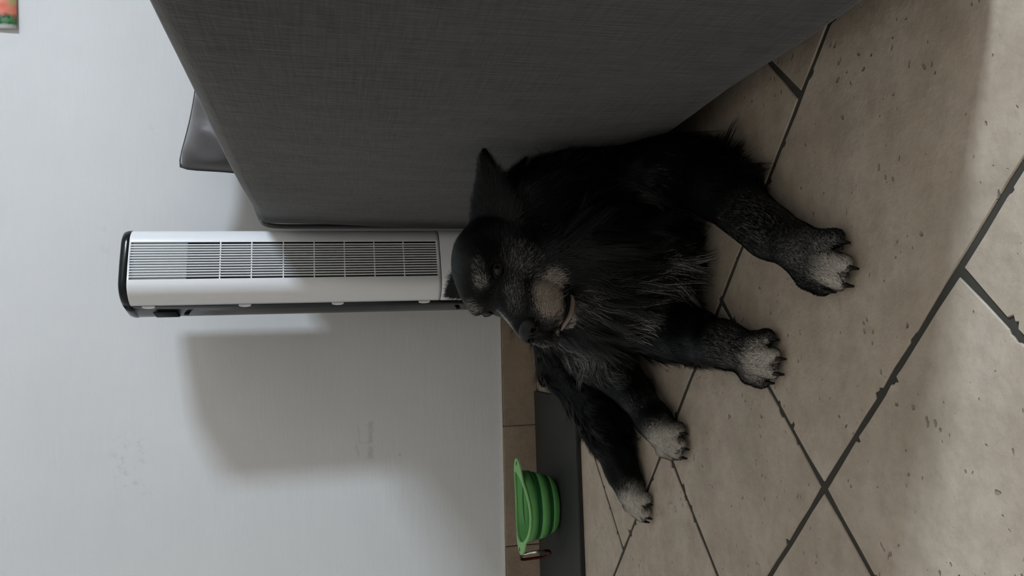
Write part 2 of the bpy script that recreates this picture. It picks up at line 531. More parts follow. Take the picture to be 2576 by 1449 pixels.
def cushion_mesh(name, hw, hh, th, n=26):
    bm = bmesh.new()
    grid = {}
    for side in (-1, 1):
        for i in range(n + 1):
            for j in range(n + 1):
                a, b = -1 + 2 * i / n, -1 + 2 * j / n
                if side == 1 and (i in (0, n) or j in (0, n)):
                    grid[(1, i, j)] = grid[(-1, i, j)]
                    continue
                # edges draw in between the corners, corners stay pointed
                ex = 1 - 0.10 * (1 - b * b) * 1.0
                ez = 1 - 0.10 * (1 - a * a) * 1.0
                t = (max(0, (1 - a ** 4)) * max(0, (1 - b ** 4))) ** 0.62
                wr = 0.009 * math.sin(9 * (a + b)) * (1 - t) + 0.007 * math.sin(14 * a - 5 * b + 2 * a * b) * t
                y = side * (th * t + wr * (1 if 0 < t else 0))
                cr = 1 - 0.07 * (a * b) ** 6
                grid[(side, i, j)] = bm.verts.new((a * hw * ex * cr, y, b * hh * ez * cr))
    for side in (-1, 1):
        for i in range(n):
            for j in range(n):
                q = [grid[(side, i, j)], grid[(side, i + 1, j)], grid[(side, i + 1, j + 1)], grid[(side, i, j + 1)]]
                try: bm.faces.new(q if side == -1 else q[::-1])
                except ValueError: pass
    return bm


cb = from_bm('cover', cushion_mesh('cover', 0.17, 0.17, 0.068), M['cushion'], cus, True)
cb.rotation_euler = (R(-6), R(9), R(4))
cb.location = (0.0, 0.0, 0.0)
pip = []
for (a0, b0, a1, b1) in ((-1, -1, 1, -1), (1, -1, 1, 1), (1, 1, -1, 1), (-1, 1, -1, -1)):
    for q in range(14):
        a, b = a0 + (a1 - a0) * q / 14, b0 + (b1 - b0) * q / 14
        cr = 1 - 0.07 * (a * b) ** 6
        pip.append((a * 0.17 * (1 - 0.10 * (1 - b * b)) * cr, 0.0, b * 0.17 * (1 - 0.10 * (1 - a * a)) * cr))
tpo = link('piping', tube_mesh('piping', pip, 0.0026, 8, True), M['cushion_tip'], cus, True)
tpo.rotation_euler = cb.rotation_euler; tpo.location = cb.location

# ------------------------------------------------------------------ tower cooler
FA = R(20)
fan = tag(empty('tower_fan', (0.078, -0.24, 0.0), FA), 'tall white and black tower fan with vertical grille standing against the wall', 'fan')
ZT = 1.000


def prof_front():
    p = [(-0.088, -0.030)]
    for i in range(1, 9):
        a = i / 9 * math.pi / 2
        p.append((-0.088 + 0.040 * (1 - math.cos(a)), -0.030 - 0.055 * math.sin(a)))
    p += [(-0.048, -0.085), (-0.046, -0.0852), (-0.0015, -0.087), (0.0425, -0.0852), (0.0445, -0.085)]
    for i in range(1, 10):
        a = math.pi / 2 - i / 9 * math.pi / 2
        p.append((0.088 - 0.0435 * (1 - math.cos(a)), -0.030 - 0.055 * math.sin(a)))
    return p


def prof_back(e=0.0):
    p = []
    for i in range(0, 41):
        a = i / 40 * math.pi
        c, s = math.cos(a), math.sin(a)
        p.append(((0.089 + e) * math.copysign(abs(c) ** 0.38, c), -0.030 + (0.115 + e) * abs(s) ** 0.5))
    return p


def extrude(name, prof, zs, mat, parent, closed=False, caps=False, skip=None, thick=0.0, smooth=True):
    n = len(prof)
    vs, fs = [], []
    for z in zs:
        vs += [(x, y, z) for x, y in prof]
    for k in range(len(zs) - 1):
        for i in range(n if closed else n - 1):
            j = (i + 1) % n
            if skip and skip(prof[i], prof[j], zs[k], zs[k + 1]): continue
            fs.append((k * n + i, k * n + j, (k + 1) * n + j, (k + 1) * n + i))
    if caps:
        fs.append(tuple(range(n))[::-1]); fs.append(tuple((len(zs) - 1) * n + i for i in range(n)))
    me = mesh(name, vs, fs)
    o = link(name, me, mat, parent, False)
    if smooth:
        me.polygons.foreach_set('use_smooth', [len(p.vertices) == 4 for p in me.polygons])
    if thick:
        md = o.modifiers.new('thickness', 'SOLIDIFY'); md.thickness = thick; md.offset = 1
    return o


GX0, GX1, GZ0, GZ1 = -0.046, 0.0425, 0.316, 0.988
inside = lambda a, b, z0, z1: a[0] >= GX0 - 1e-6 and b[0] <= GX1 + 1e-6 and a[1] < -0.084 and z0 >= GZ0 - 1e-6 and z1 <= GZ1 + 1e-6
extrude('front_panel', prof_front(), [0.3085, GZ0, GZ1, 0.994], M['white_plastic'], fan, skip=inside, thick=-0.003)
extrude('lower_panel', prof_front(), [0.012, 0.3070], M['white_plastic'], fan, thick=-0.003)
pb = prof_back()
extrude('back_shell', pb + [(-0.086, -0.034), (0.086, -0.034)], [0.012, 0.994], M['black_gloss'], fan, closed=True, caps=True)
outl = [(x * 1.01, y) for x, y in prof_front()] + [(x * 1.01, y * 1.0) for x, y in pb[::-1]][::-1]
loop = [(x, y) for x, y in prof_front()] + pb
capv, capf = [], []
n = len(loop)
for (sc_, z) in ((1.0, 0.992), (1.012, 0.994), (1.012, 1.000), (0.985, 1.0075), (0.93, 1.0105), (0.80, 1.0095)):
    capv += [(x * sc_, y * sc_, z) for x, y in loop]
for k in range(5):
    for i in range(n):
        j = (i + 1) % n
        capf.append((k * n + i, k * n + j, (k + 1) * n + j, (k + 1) * n + i))
capf.append(tuple(5 * n + i for i in range(n)))
link('top_cap', mesh('top_cap', capv, capf), M['black_gloss'], fan, True)
basev, basef = [], []
for (sc_, z) in ((1.10, 0.0), (1.10, 0.008), (1.02, 0.014), (0.9, 0.014)):
    basev += [(x * sc_, y * sc_, z) for x, y in loop]
for k in range(3):
    for i in range(n):
        j = (i + 1) % n
        basef.append((k * n + i, k * n + j, (k + 1) * n + j, (k + 1) * n + i))
basef += [tuple(range(n))[::-1], tuple(3 * n + i for i in range(n))]
link('base', mesh('base', basev, basef), M['black_matt'], fan)
# grille: thirteen upright slats crossed by seven bars over a dark duct
box('duct', GX0 - 0.002, GX1 + 0.002, -0.070, -0.040, GZ0 - 0.002, GZ1 + 0.002, M['black_matt'], fan)
box('backing_panel', GX0 - 0.001, GX1 + 0.001, -0.0805, -0.072, 0.872, GZ1 + 0.001, new_mat('grille_backing', (0.42, 0.44, 0.43), 0.5), fan)
box('filter_mesh', GX0 - 0.001, GX1 + 0.001, -0.0718, -0.0705, GZ0, 0.872, M['mesh_grey'], fan)
NS = 13
sm = None
for i in range(NS):
    x = GX0 + (i + 1) * (GX1 - GX0) / (NS + 1)
    y = -0.087 + 0.0018 * ((x + 0.0015) / 0.044) ** 2
    if sm is None:
        b_ = box_bm(-0.00125, 0.00125, 0.0, 0.006, GZ0 - 0.001, GZ1 + 0.001, 0.0006, 1)
        so = from_bm('slat', b_, M['white_plastic'], fan); sm = so.data
    else:
        so = link('slat', sm, None, fan)
    so.location = (x, y, 0)
cm = None
for z in (0.801, 0.734, 0.665, 0.597, 0.529, 0.461, 0.393):
    if cm is None:
        b_ = box_bm(GX0 - .001, GX1 + .001, -0.0852, -0.0822, -0.0014, 0.0014, 0.0005, 1)
        co_ = from_bm('crossbar', b_, M['white_plastic'], fan); cm = co_.data
    else:
        co_ = link('crossbar', cm, None, fan)
    co_.location = (0, 0, z)
clipm = None
for z in (0.956, 0.752, 0.546, 0.345):
    if clipm is None:
        bm = bmesh.new()
        pts = [bm.verts.new((0, 0.010 * math.sin(a), 0.0135 * math.cos(a))) for a in [math.pi * q / 10 for q in range(11)]]
        f_ = bm.faces.new(pts)
        ex = bmesh.ops.extrude_face_region(bm, geom=[f_])
        for v in [e for e in ex['geom'] if isinstance(e, bmesh.types.BMVert)]: v.co.x -= 0.003
        c_ = from_bm('clip', bm, M['white_plastic'], fan); clipm = c_.data
    else:
        c_ = link('clip', clipm, None, fan)
    c_.location = (-0.0880, -0.031, z)
# carrying recess and screw holes in the black shell
rec = [(x, y) for x, y in prof_back(0.0006) if x < 0 and -0.018 < y < 0.062]
extrude('handle_recess', rec, [0.904, 0.953], M['black_matt'], fan, thick=0.001)
for z in (0.884, 0.256):
    bm = bmesh.new()
    bmesh.ops.create_cone(bm, cap_ends=True, segments=14, radius1=0.006, radius2=0.005, depth=0.003, matrix=Matrix.Translation((-0.0892, 0.022, z)) @ Matrix.Rotation(R(90), 4, 'Y'))
    from_bm('screw_hole', bm, M['black_matt'], fan)

# ------------------------------------------------------------------ poster corner, top right of the wall
mt = new_mat('poster_print', (0.8, 0.8, 0.8), 0.3, 0.5)
g = G(mt); p = g.obj()
wv = g.noise(p, 30, 3, out='Color')
wsum = g.n('ShaderNodeVectorMath', operation='SCALE'); wsum.inputs['Scale'].default_value = 0.02; g.l(wv, wsum.inputs[0])
wadd = g.n('ShaderNodeVectorMath', operation='ADD'); g.l(p, wadd.inputs[0]); g.l(wsum.outputs[0], wadd.inputs[1])
sx = g.n('ShaderNodeSeparateXYZ'); g.l(wadd.outputs[0], sx.inputs[0])
col = g.ramp(g.noise(p, 22, 2), [(0.35, (0.62, 0.10, 0.05)), (0.55, (0.70, 0.22, 0.15)), (0.7, (0.45, 0.35, 0.16))])
leaf = g.math('MULTIPLY', g.math('SUBTRACT', 0.052, sx.outputs[0]), 90.0, True)
col = g.mix(leaf, col, g.ramp(g.noise(p, 40, 2), [(0.42, (0.01, 0.025, 0.02)), (0.56, (0.05, 0.24, 0.10)), (0.72, (0.40, 0.04, 0.03))]))
edge = g.math('MULTIPLY', g.math('SUBTRACT', 0.024, sx.outputs[0]), 130.0, True)
col = g.mix(edge, col, (0.72, 0.73, 0.74))
g.l(col, g.b.inputs['Base Color'])
pos_ = tag(empty('poster', (0.700, -0.002, 1.310)), 'colourful red and green printed picture with white border pinned high on wall', 'poster')
pw, ph = 0.30, 0.42
vs, fs = [], []
for i in range(13):
    for j in range(13):
        a, b = i / 12, j / 12
        vs.append((a * pw, -0.0015 - 0.006 * (1 - a) ** 3 * (1 - b) ** 2, b * ph))
for i in range(12):
    for j in range(12):
        fs.append((i * 13 + j, (i + 1) * 13 + j, (i + 1) * 13 + j + 1, i * 13 + j + 1))
sheet = link('sheet', mesh('sheet', vs, fs), mt, pos_, True)
md = sheet.modifiers.new('thickness', 'SOLIDIFY'); md.thickness = 0.0008; md.offset = 0

# ------------------------------------------------------------------ feeding mat, bowl, carabiner, cable
fmat = tag(empty('feeding_mat', (-0.225, -0.41, 0.0), R(3.0)), 'dark slate grey feeding mat lying along the skirting under the green bowl', 'mat')
b_ = box_bm(-0.70, 0.0, 0.0, 0.385, 0.003, 0.0125, 0.0012, 2)
from_bm('top_sheet', b_, M['mat'], fmat)
box('edge_band', -0.701, 0.001, -0.0012, 0.386, 0.0002, 0.0105, M['mat_edge'], fmat, 0.001, 1)
fmat.location = (-0.232, -0.408, 0.0)
BZ = 0.0127
bowl = tag(empty('dog_bowl', (-0.517, -0.225, BZ), R(-4)), 'bright green collapsible silicone dog bowl with ear handles on the mat', 'bowl')


def lathe(name, prof, mat, parent, n=64, wave=None):
    vs, fs = [], []
    for r_, z in prof:
        for k in range(n):
            a = 2 * math.pi * k / n
            dz = wave(a) * (z / 0.09) ** 3 if wave else 0
            vs.append((r_ * math.cos(a), r_ * math.sin(a) * 0.93, z + dz))
    for i in range(len(prof) - 1):
        for k in range(n):
            j = (k + 1) % n
            fs.append((i * n + k, i * n + j, (i + 1) * n + j, (i + 1) * n + k))
    return link(name, mesh(name, vs, fs), mat, parent, True)


wave = lambda a: 0.006 * math.cos(2 * a) + 0.004 * math.cos(a + 0.3)
lathe('body', [(0.0, 0.0008), (0.050, 0.0008), (0.060, 0.003), (0.067, 0.009), (0.0715, 0.017), (0.0725, 0.0215), (0.0712, 0.0225), (0.0718, 0.0325), (0.0800, 0.0335),
               (0.0822, 0.044), (0.0832, 0.0535), (0.0818, 0.0545), (0.0822, 0.0655), (0.0880, 0.0665), (0.0890, 0.076), (0.0905, 0.0885),
               (0.0885, 0.0885), (0.0862, 0.070), (0.0800, 0.064), (0.0795, 0.055), (0.0785, 0.046), (0.0700, 0.032), (0.0695, 0.022), (0.066, 0.012), (0.055, 0.005), (0.0, 0.004)], M['green'], bowl, wave=wave)
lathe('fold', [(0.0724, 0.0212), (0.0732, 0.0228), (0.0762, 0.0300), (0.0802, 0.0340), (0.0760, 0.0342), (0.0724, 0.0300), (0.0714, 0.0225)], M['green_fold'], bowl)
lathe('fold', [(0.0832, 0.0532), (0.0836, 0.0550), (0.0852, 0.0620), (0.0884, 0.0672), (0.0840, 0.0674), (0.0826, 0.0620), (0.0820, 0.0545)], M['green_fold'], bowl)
# rim with two pointed ears, each with an eyelet
nR = 120
vs, fs = [], []
def rim_out(a):
    e = max(0.0, abs(math.cos(a)) - 0.80) / 0.20
    return 0.0945 + 0.028 * e ** 1.5
for (f_, dz) in ((0.0, 0.0), (1.0, 0.0), (1.0, 0.0035), (0.0, 0.0040)):
    for k in range(nR):
        a = 2 * math.pi * k / nR
        r0, r1 = 0.0872, rim_out(a)
        r_ = r0 + (r1 - r0) * f_
        z = 0.0885 + wave(a) * 0.95 + dz - 0.05 * max(0, r_ - 0.096)
        vs.append((r_ * math.cos(a), r_ * math.sin(a) * 0.93, z))
for i in range(4):
    i2 = (i + 1) % 4
    for k in range(nR):
        j = (k + 1) % nR
        fs.append((i * nR + k, i * nR + j, i2 * nR + j, i2 * nR + k))
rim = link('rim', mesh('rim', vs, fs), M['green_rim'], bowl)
for sgn in (-1, 1):
    a0 = 0 if sgn > 0 else math.pi
    z = 0.0885 + wave(a0) * 0.95 + 0.0030 - 0.05 * 0.012
    ring = [(sgn * 0.110 + 0.0062 * math.cos(q), 0.0054 * math.sin(q), z) for q in [2 * math.pi * k / 14 for k in range(14)]]
    link('eyelet', tube_mesh('eyelet', ring, 0.0013, 6, True), M['green_rim'], rim, True)
    bm = bmesh.new()
    bmesh.ops.create_cone(bm, cap_ends=True, segments=14, radius1=0.0052, radius2=0.0052, depth=0.0052, matrix=Matrix.Translation((sgn * 0.110, 0, z - 0.0014)) @ Matrix.Diagonal((1, 0.86, 1, 1)))
    from_bm('eyelet_hole', bm, M['black_matt'], rim)

kar = tag(empty('carabiner', (-0.638, -0.222, 0.085)), 'small dark red carabiner with silver gate hanging from the bowl handle', 'carabiner')
spine = spline([(0.004, -0.010, 0.014), (-0.006, 0.000, 0.020), (-0.016, 0.010, 0.014), (-0.016, 0.012, -0.020), (-0.014, 0.010, -0.046), (-0.004, 0.000, -0.056), (0.006, -0.010, -0.050), (0.008, -0.014, -0.036)], 6)
link('spine', tube_mesh('spine', spine, 0.0036, 10), M['red_metal'], kar, True)
link('gate', tube_mesh('gate', [(0.004, -0.012, 0.016), (0.008, -0.014, -0.010), (0.0082, -0.0142, -0.038)], 0.0028, 10), M['steel'], kar, True)
link('gate_sleeve', tube_mesh('gate_sleeve', [(0.0078, -0.0139, -0.004), (0.0081, -0.0141, -0.030)], 0.0038, 10), M['steel'], kar, True)

cab = spline([(0.05, -0.06, 0.0045), (-0.03, -0.035, 0.0045), (-0.106, -0.016, 0.0045), (-0.144, -0.018, 0.0045), (-0.187, -0.030, 0.0045), (-0.222, -0.055, 0.0045), (-0.231, -0.10, 0.0045),
              (-0.211, -0.136, 0.0045), (-0.183, -0.152, 0.0045), (-0.150, -0.160, 0.0045), (-0.10, -0.16, 0.0045), (-0.02, -0.19, 0.0045)], 8)
tag(link('power_cable', tube_mesh('power_cable', cab, 0.0034, 8), M['cable'], None, True), 'thin black power cable looped on the floor by the skirting', 'cable')
#DOG#
# ------------------------------------------------------------------ dog
dog = tag(empty('dog', (0.06, -0.95, 0.0)), 'black long-haired dog with greying muzzle and pale paws lying beside the sofa', 'dog')
DOG_INV = Matrix.Translation((-0.06, 0.95, 0.0))
HS = 1.0
HO = np.array([0.045, -1.049, 0.303])


def head_rot(yaw, pitch, roll):
    F = np.array([math.sin(yaw) * math.cos(pitch), -math.cos(yaw) * math.cos(pitch), -math.sin(pitch)])
    L = np.array([math.cos(yaw), math.sin(yaw), 0.0])
    Uu = np.cross(F, L)
    c, s = math.cos(roll), math.sin(roll)
    return np.array([F, c * L + s * Uu, -s * L + c * Uu]).T


HR = head_rot(R(-37), R(-5), R(-5.5))
def H(x, y, z): return HO + HR @ (np.array([x, y, z]) * HS)
def HV(x, y, z):
    v = HR @ np.array([x, y, z], float); return v / np.linalg.norm(v)


PR = []   # shapes: dict(kind, ..., k blend, flow, len)
def cap(a, b, ra, rb, k=0.02, flow=None, ln=0.02, lift=0.35):
    a, b = np.array(a, float), np.array(b, float)
    if flow is None: flow = b - a
    flow = np.array(flow, float); flow /= np.linalg.norm(flow)
    PR.append(dict(t='c', a=a, b=b, ra=ra, rb=rb, k=k, flow=flow, ln=ln, lift=lift))
def ell(c, r, rot=None, k=0.02, flow=(0, 0, -1), ln=0.02, lift=0.35, sub=False):
    flow = np.array(flow, float); flow /= np.linalg.norm(flow)
    PR.append(dict(t='e', c=np.array(c, float), r=np.array(r, float), R=np.eye(3) if rot is None else np.array(rot), k=k, flow=flow, ln=ln, lift=lift, sub=sub))
def frame(d, up):
    d = np.array(d, float); d /= np.linalg.norm(d)
    u = np.array(up, float); u -= d * (u @ d); u /= np.linalg.norm(u)
    return np.array([d, np.cross(u, d), u]).T


# trunk, from the hips (behind, by the wall) to the chest (towards the camera)
cap((0.075, -0.985, 0.150), (0.105, -0.80, 0.150), 0.118, 0.125, 0.03, (0.0, 0.5, -0.9), 0.050)
cap((0.105, -0.80, 0.150), (0.045, -0.60, 0.115), 0.125, 0.105, 0.03, (-0.1, 0.7, -0.7), 0.050)
ell((0.062, -1.045, 0.130), (0.105, 0.085, 0.115), None, 0.03, (0.0, -0.10, -1.0), 0.060, 0.30)
ell((0.060, -1.085, 0.200), (0.085, 0.060, 0.080), None, 0.03, (0.0, -0.15, -1.0), 0.060, 0.30)
# neck and ruff
cap((0.078, -0.985, 0.240), H(-0.045, 0.0, -0.015), 0.092, 0.066, 0.03, (0.0, -0.1, -1.0), 0.050)
ell((0.135, -1.02, 0.235), (0.075, 0.065, 0.085), None, 0.03, (0.25, 0.0, -1.0), 0.050)
# left shoulder (beside the sofa), upper arm and foreleg
ell((0.165, -1.00, 0.165), (0.075, 0.080, 0.105), None, 0.03, (0.1, -0.1, -1.0), 0.045)
cap((0.176, -1.03, 0.130), (0.193, -1.105, 0.062), 0.062, 0.050, 0.02, None, 0.035)
cap((0.196, -1.105, 0.056), (0.150, -1.215, 0.044), 0.049, 0.041, 0.02, None, 0.020)
cap((0.150, -1.215, 0.044), (0.078, -1.335, 0.038), 0.041, 0.031, 0.015, None, 0.011, 0.2)
# right shoulder and foreleg
ell((-0.005, -1.000, 0.160), (0.065, 0.075, 0.100), None, 0.03, (-0.1, -0.1, -1.0), 0.045)
cap((-0.012, -1.02, 0.120), (-0.040, -1.060, 0.060), 0.058, 0.050, 0.02, None, 0.035)
cap((-0.042, -1.055, 0.056), (-0.058, -1.135, 0.046), 0.047, 0.038, 0.02, None, 0.018)
cap((-0.058, -1.135, 0.046), (-0.066, -1.215, 0.038), 0.038, 0.031, 0.015, None, 0.011, 0.2)
# hind quarters: both hind legs come out on the dog's right
ell((0.010, -0.66, 0.110), (0.090, 0.105, 0.100), None, 0.03, (-0.6, -0.3, -0.7), 0.050)
cap((-0.015, -0.71, 0.105), (-0.098, -0.765, 0.075), 0.078, 0.062, 0.03, None, 0.040)
cap((-0.098, -0.770, 0.072), (-0.165, -0.868, 0.042), 0.056, 0.031, 0.02, None, 0.022, 0.25)
cap((-0.165, -0.868, 0.042), (-0.206, -0.945, 0.034), 0.030, 0.027, 0.012, None, 0.009, 0.2)
cap((-0.020, -0.60, 0.095), (-0.135, -0.600, 0.070), 0.080, 0.066, 0.03, None, 0.050)
cap((-0.135, -0.605, 0.068), (-0.255, -0.740, 0.048), 0.060, 0.043, 0.02, None, 0.036, 0.25)
cap((-0.255, -0.740, 0.046), (-0.322, -0.790, 0.036), 0.040, 0.030, 0.015, None, 0.022, 0.25)
# tail lying towards the skirting
cap((0.02, -0.53, 0.085), (-0.06, -0.44, 0.040), 0.040, 0.026, 0.02, None, 0.060)
cap((-0.06, -0.44, 0.040), (-0.13, -0.34, 0.028), 0.026, 0.014, 0.02, None, 0.070)

# head
BACK = HV(-1, 0, 0)
ell(H(-0.015, 0, 0.022), np.array((0.082, 0.066, 0.062)) * HS, HR, 0.015, BACK, 0.008, 0.16)
ell(H(0.030, 0, 0.038), np.array((0.045, 0.050, 0.036)) * HS, HR, 0.015, BACK, 0.007, 0.18)
for s in (-1, 1):
    ell(H(0.012, s * 0.036, -0.020), np.array((0.048, 0.032, 0.044)) * HS, HR, 0.015, HV(-1, s * 0.25, -0.5), 0.010, 0.20)
    ell(H(0.050, s * 0.027, 0.046), np.array((0.020, 0.017, 0.011)) * HS, HR, 0.008, HV(-0.5, s * 0.8, 0.4), 0.008, 0.30)
    ell(H(0.092, s * 0.0165, -0.041), np.array((0.050, 0.0215, 0.029)) * HS, HR, 0.008, HV(-1, s * 0.3, -0.45), 0.0045, 0.16)
    ell(H(-0.045, s * 0.045, -0.035), np.array((0.045, 0.030, 0.050)) * HS, HR, 0.02, HV(-0.6, s * 0.4, -1), 0.045, 0.35)
    ell(H(0.018, s * 0.026, -0.066), np.array((0.048, 0.030, 0.036)) * HS, HR, 0.015, HV(-0.8, s * 0.3, -0.8), 0.022, 0.30)
    ell(H(-0.015, s * 0.030, -0.080), np.array((0.050, 0.036, 0.050)) * HS, HR, 0.02, HV(-0.5, s * 0.3, -1), 0.036, 0.30)
cap(H(0.045, 0, -0.004), H(0.118, 0, -0.020), 0.037 * HS, 0.0260 * HS, 0.012, BACK, 0.0045, 0.15)
cap(H(0.030, 0, -0.066), H(0.106, 0, -0.074), 0.024 * HS, 0.0115 * HS, 0.004, BACK, 0.006, 0.2)
# ears: the near one folds out towards the sofa, the far one peeps over the skull
def ear(base, tip, wid, nrm, thick=0.0075):
    b, t = np.array(base, float), np.array(tip, float)
    d = t - b
    for f, ww, ll in ((0.10, 1.12, 0.40), (0.35, 0.84, 0.38), (0.58, 0.54, 0.32), (0.78, 0.30, 0.24), (0.93, 0.14, 0.13)):
        c = b + d * f
        L = np.linalg.norm(d) * ll
        ell(H(*c), (L, wid * ww, thick), frame(HR @ d, HR @ np.array(nrm, float)), 0.008, HR @ d, 0.016, 0.25)
ear((-0.040, 0.046, 0.026), (-0.112, 0.127, 0.052), 0.046, (0.55, 0.25, 0.75))
ear((-0.030, -0.050, 0.046), (-0.046, -0.086, 0.074), 0.030, (0.8, -0.3, 0.35))
# eye hollows
EYES = [H(0.0585, s * 0.0355, 0.0235) for s in (-1, 1)]
for s in (-1, 1):
    ell(H(0.0665, s * 0.0415, 0.0300), np.array((0.0125, 0.0125, 0.0095)) * HS, HR, 0.005, BACK, 0.004, 0.2, sub=True)

# paws: (wrist, heading to the toes, length, width, spread)
PAWS = []
def paw(wrist, tip, w, ln=0.0045):
    wr, tp = np.array(wrist, float), np.array(tip, float)
    d = tp - wr; L = np.linalg.norm(d[:2]); d[2] = 0; d /= np.linalg.norm(d)
    side = np.array([-d[1], d[0], 0.0])
    cap(wr, wr + d * L * 0.45 + np.array([0, 0, 0.029 - wr[2]]), 0.029, 0.026, 0.012, d, ln, 0.15)
    ell(wr + d * L * 0.40 + np.array([0, 0, 0.022 - wr[2]]), (L * 0.40, w * 0.80, 0.022), frame(d, (0, 0, 1)), 0.008, d, ln, 0.15)
    toes = []
    for q, (o, f) in enumerate(((-0.92, 0.78), (-0.32, 0.97), (0.32, 0.97), (0.92, 0.78))):
        base = wr + d * L * 0.40 + side * w * o * 0.60; base[2] = 0.030
        end = wr + d * (L * f - 0.010) + side * w * o; end[2] = 0.0140
        mid = (base + end) / 2 + d * L * 0.08; mid[2] = 0.0300
        cap(base, mid, 0.0112, 0.0116, 0.004, d, ln, 0.12)
        cap(mid, end, 0.0116, 0.0110, 0.0025, d, ln, 0.12)
        toes.append((end, d))
    PAWS.append(toes)
paw((0.080, -1.335, 0.038), (0.018, -1.455, 0.0), 0.033)
paw((-0.063, -1.205, 0.038), (-0.090, -1.306, 0.0), 0.032)
paw((-0.203, -0.935, 0.034), (-0.252, -1.010, 0.0), 0.030)
paw((-0.318, -0.785, 0.036), (-0.402, -0.843, 0.0), 0.028)


def sd(p, P):
    if p['t'] == 'c':
        ab = p['b'] - p['a']; q = P - p['a']
        t = np.clip(q @ ab / (ab @ ab), 0, 1)
        return np.linalg.norm(q - t[..., None] * ab, axis=-1) - (p['ra'] + (p['rb'] - p['ra']) * t)
    q = (P - p['c']) @ p['R']
    r = p['r'].astype(q.dtype)
    k0 = np.linalg.norm(q / r, axis=-1); k1 = np.linalg.norm(q / (r * r), axis=-1)
    return k0 * (k0 - 1.0) / np.maximum(k1, 1e-6)


def surface_nets(f, org, h):
    """naive surface nets, vectorised"""
    s = f < 0
    c = f[:-1, :-1, :-1].shape
    cnt = np.zeros(c, np.int8)
    corners = [(i, j, k) for i in (0, 1) for j in (0, 1) for k in (0, 1)]
    sl = lambda o: tuple(slice(o[a], o[a] + c[a]) for a in range(3))
    for o in corners: cnt += s[sl(o)]
    act = (cnt > 0) & (cnt < 8)
    idx = np.argwhere(act)
    ids = -np.ones(c, np.int64); ids[act] = np.arange(len(idx))
    acc = np.zeros((len(idx), 3)); num = np.zeros(len(idx))
    for a in corners:
        for ax in range(3):
            if a[ax]: continue
            b = list(a); b[ax] = 1
            fa = f[idx[:, 0] + a[0], idx[:, 1] + a[1], idx[:, 2] + a[2]]
            fb = f[idx[:, 0] + b[0], idx[:, 1] + b[1], idx[:, 2] + b[2]]
            x = (fa < 0) != (fb < 0)
            t = np.where(x, fa / np.where(x, fa - fb, 1), 0)
            pt = np.tile(np.array(a, float), (len(idx), 1)); pt[:, ax] += t
            acc += pt * x[:, None]; num += x
    V = org + h * (idx + acc / num[:, None])
    quads = []
    for ax in range(3):
        o1, o2 = [q for q in range(3) if q != ax]
        lo = [slice(None)] * 3; hi = [slice(None)] * 3
        lo[ax] = slice(0, -1); hi[ax] = slice(1, None)
        e = s[tuple(lo)] != s[tuple(hi)]
        E_ = np.argwhere(e)
        ok = (E_[:, o1] > 0) & (E_[:, o2] > 0) & (E_[:, o1] < f.shape[o1] - 1) & (E_[:, o2] < f.shape[o2] - 1)
        E_ = E_[ok]
        def at(d1, d2):
            q = E_.copy(); q[:, o1] -= d1; q[:, o2] -= d2
            return ids[q[:, 0], q[:, 1], q[:, 2]]
        Q = np.stack([at(1, 1), at(0, 1), at(0, 0), at(1, 0)], 1)
        flip = s[E_[:, 0], E_[:, 1], E_[:, 2]]
        if ax == 1: flip = ~flip
        Q[~flip] = Q[~flip][:, ::-1]
        quads.append(Q)
    return V, np.concatenate(quads)


def np_mesh(name, V, Q, k):
    me = bpy.data.meshes.new(name)
    me.vertices.add(len(V)); me.vertices.foreach_set('co', np.ascontiguousarray(V, np.float32).ravel())
    me.loops.add(len(Q) * k); me.loops.foreach_set('vertex_index', np.ascontiguousarray(Q, np.int32).ravel())
    me.polygons.add(len(Q)); me.polygons.foreach_set('loop_start', np.arange(0, len(Q) * k, k, dtype=np.int32))
    me.update(calc_edges=True); me.validate()
    return me


VOX = 0.0032
lo_ = np.array([-0.45, -1.50, -0.012]); hi_ = np.array([0.31, -0.30, 0.45])
NN = np.ceil((hi_ - lo_) / VOX).astype(int) + 1
fld = np.full(NN, 0.08, np.float32)
AX = [(lo_[a] + VOX * np.arange(NN[a])).astype(np.float32) for a in range(3)]
for p in sorted(PR, key=lambda q: q.get('sub', False)):
    if p['t'] == 'c':
        rr = max(p['ra'], p['rb']) + 0.05
        b0, b1 = np.minimum(p['a'], p['b']) - rr, np.maximum(p['a'], p['b']) + rr
    else:
        rr = max(p['r']) + 0.05
        b0, b1 = p['c'] - rr, p['c'] + rr
    i0 = np.clip(((b0 - lo_) / VOX).astype(int), 0, NN); i1 = np.clip(((b1 - lo_) / VOX).astype(int) + 1, 0, NN)
    gx, gy, gz = np.meshgrid(*[AX[a][i0[a]:i1[a]] for a in range(3)], indexing='ij')
    d = sd(p, np.stack([gx, gy, gz], -1)).astype(np.float32)
    sl_ = tuple(slice(i0[a], i1[a]) for a in range(3))
    cur = fld[sl_]; k = p['k']
    if p.get('sub'):
        h_ = np.clip(0.5 - 0.5 * (cur + d) / k, 0, 1)
        fld[sl_] = cur * (1 - h_) - d * h_ + k * h_ * (1 - h_)
    else:
        h_ = np.clip(0.5 + 0.5 * (cur - d) / k, 0, 1)
        fld[sl_] = cur * (1 - h_) + d * h_ - k * h_ * (1 - h_)
# rest on the floor
fld = np.maximum(fld, (0.0012 - AX[2])[None, None, :])
BV, BQ = surface_nets(fld, lo_, VOX)
del fld
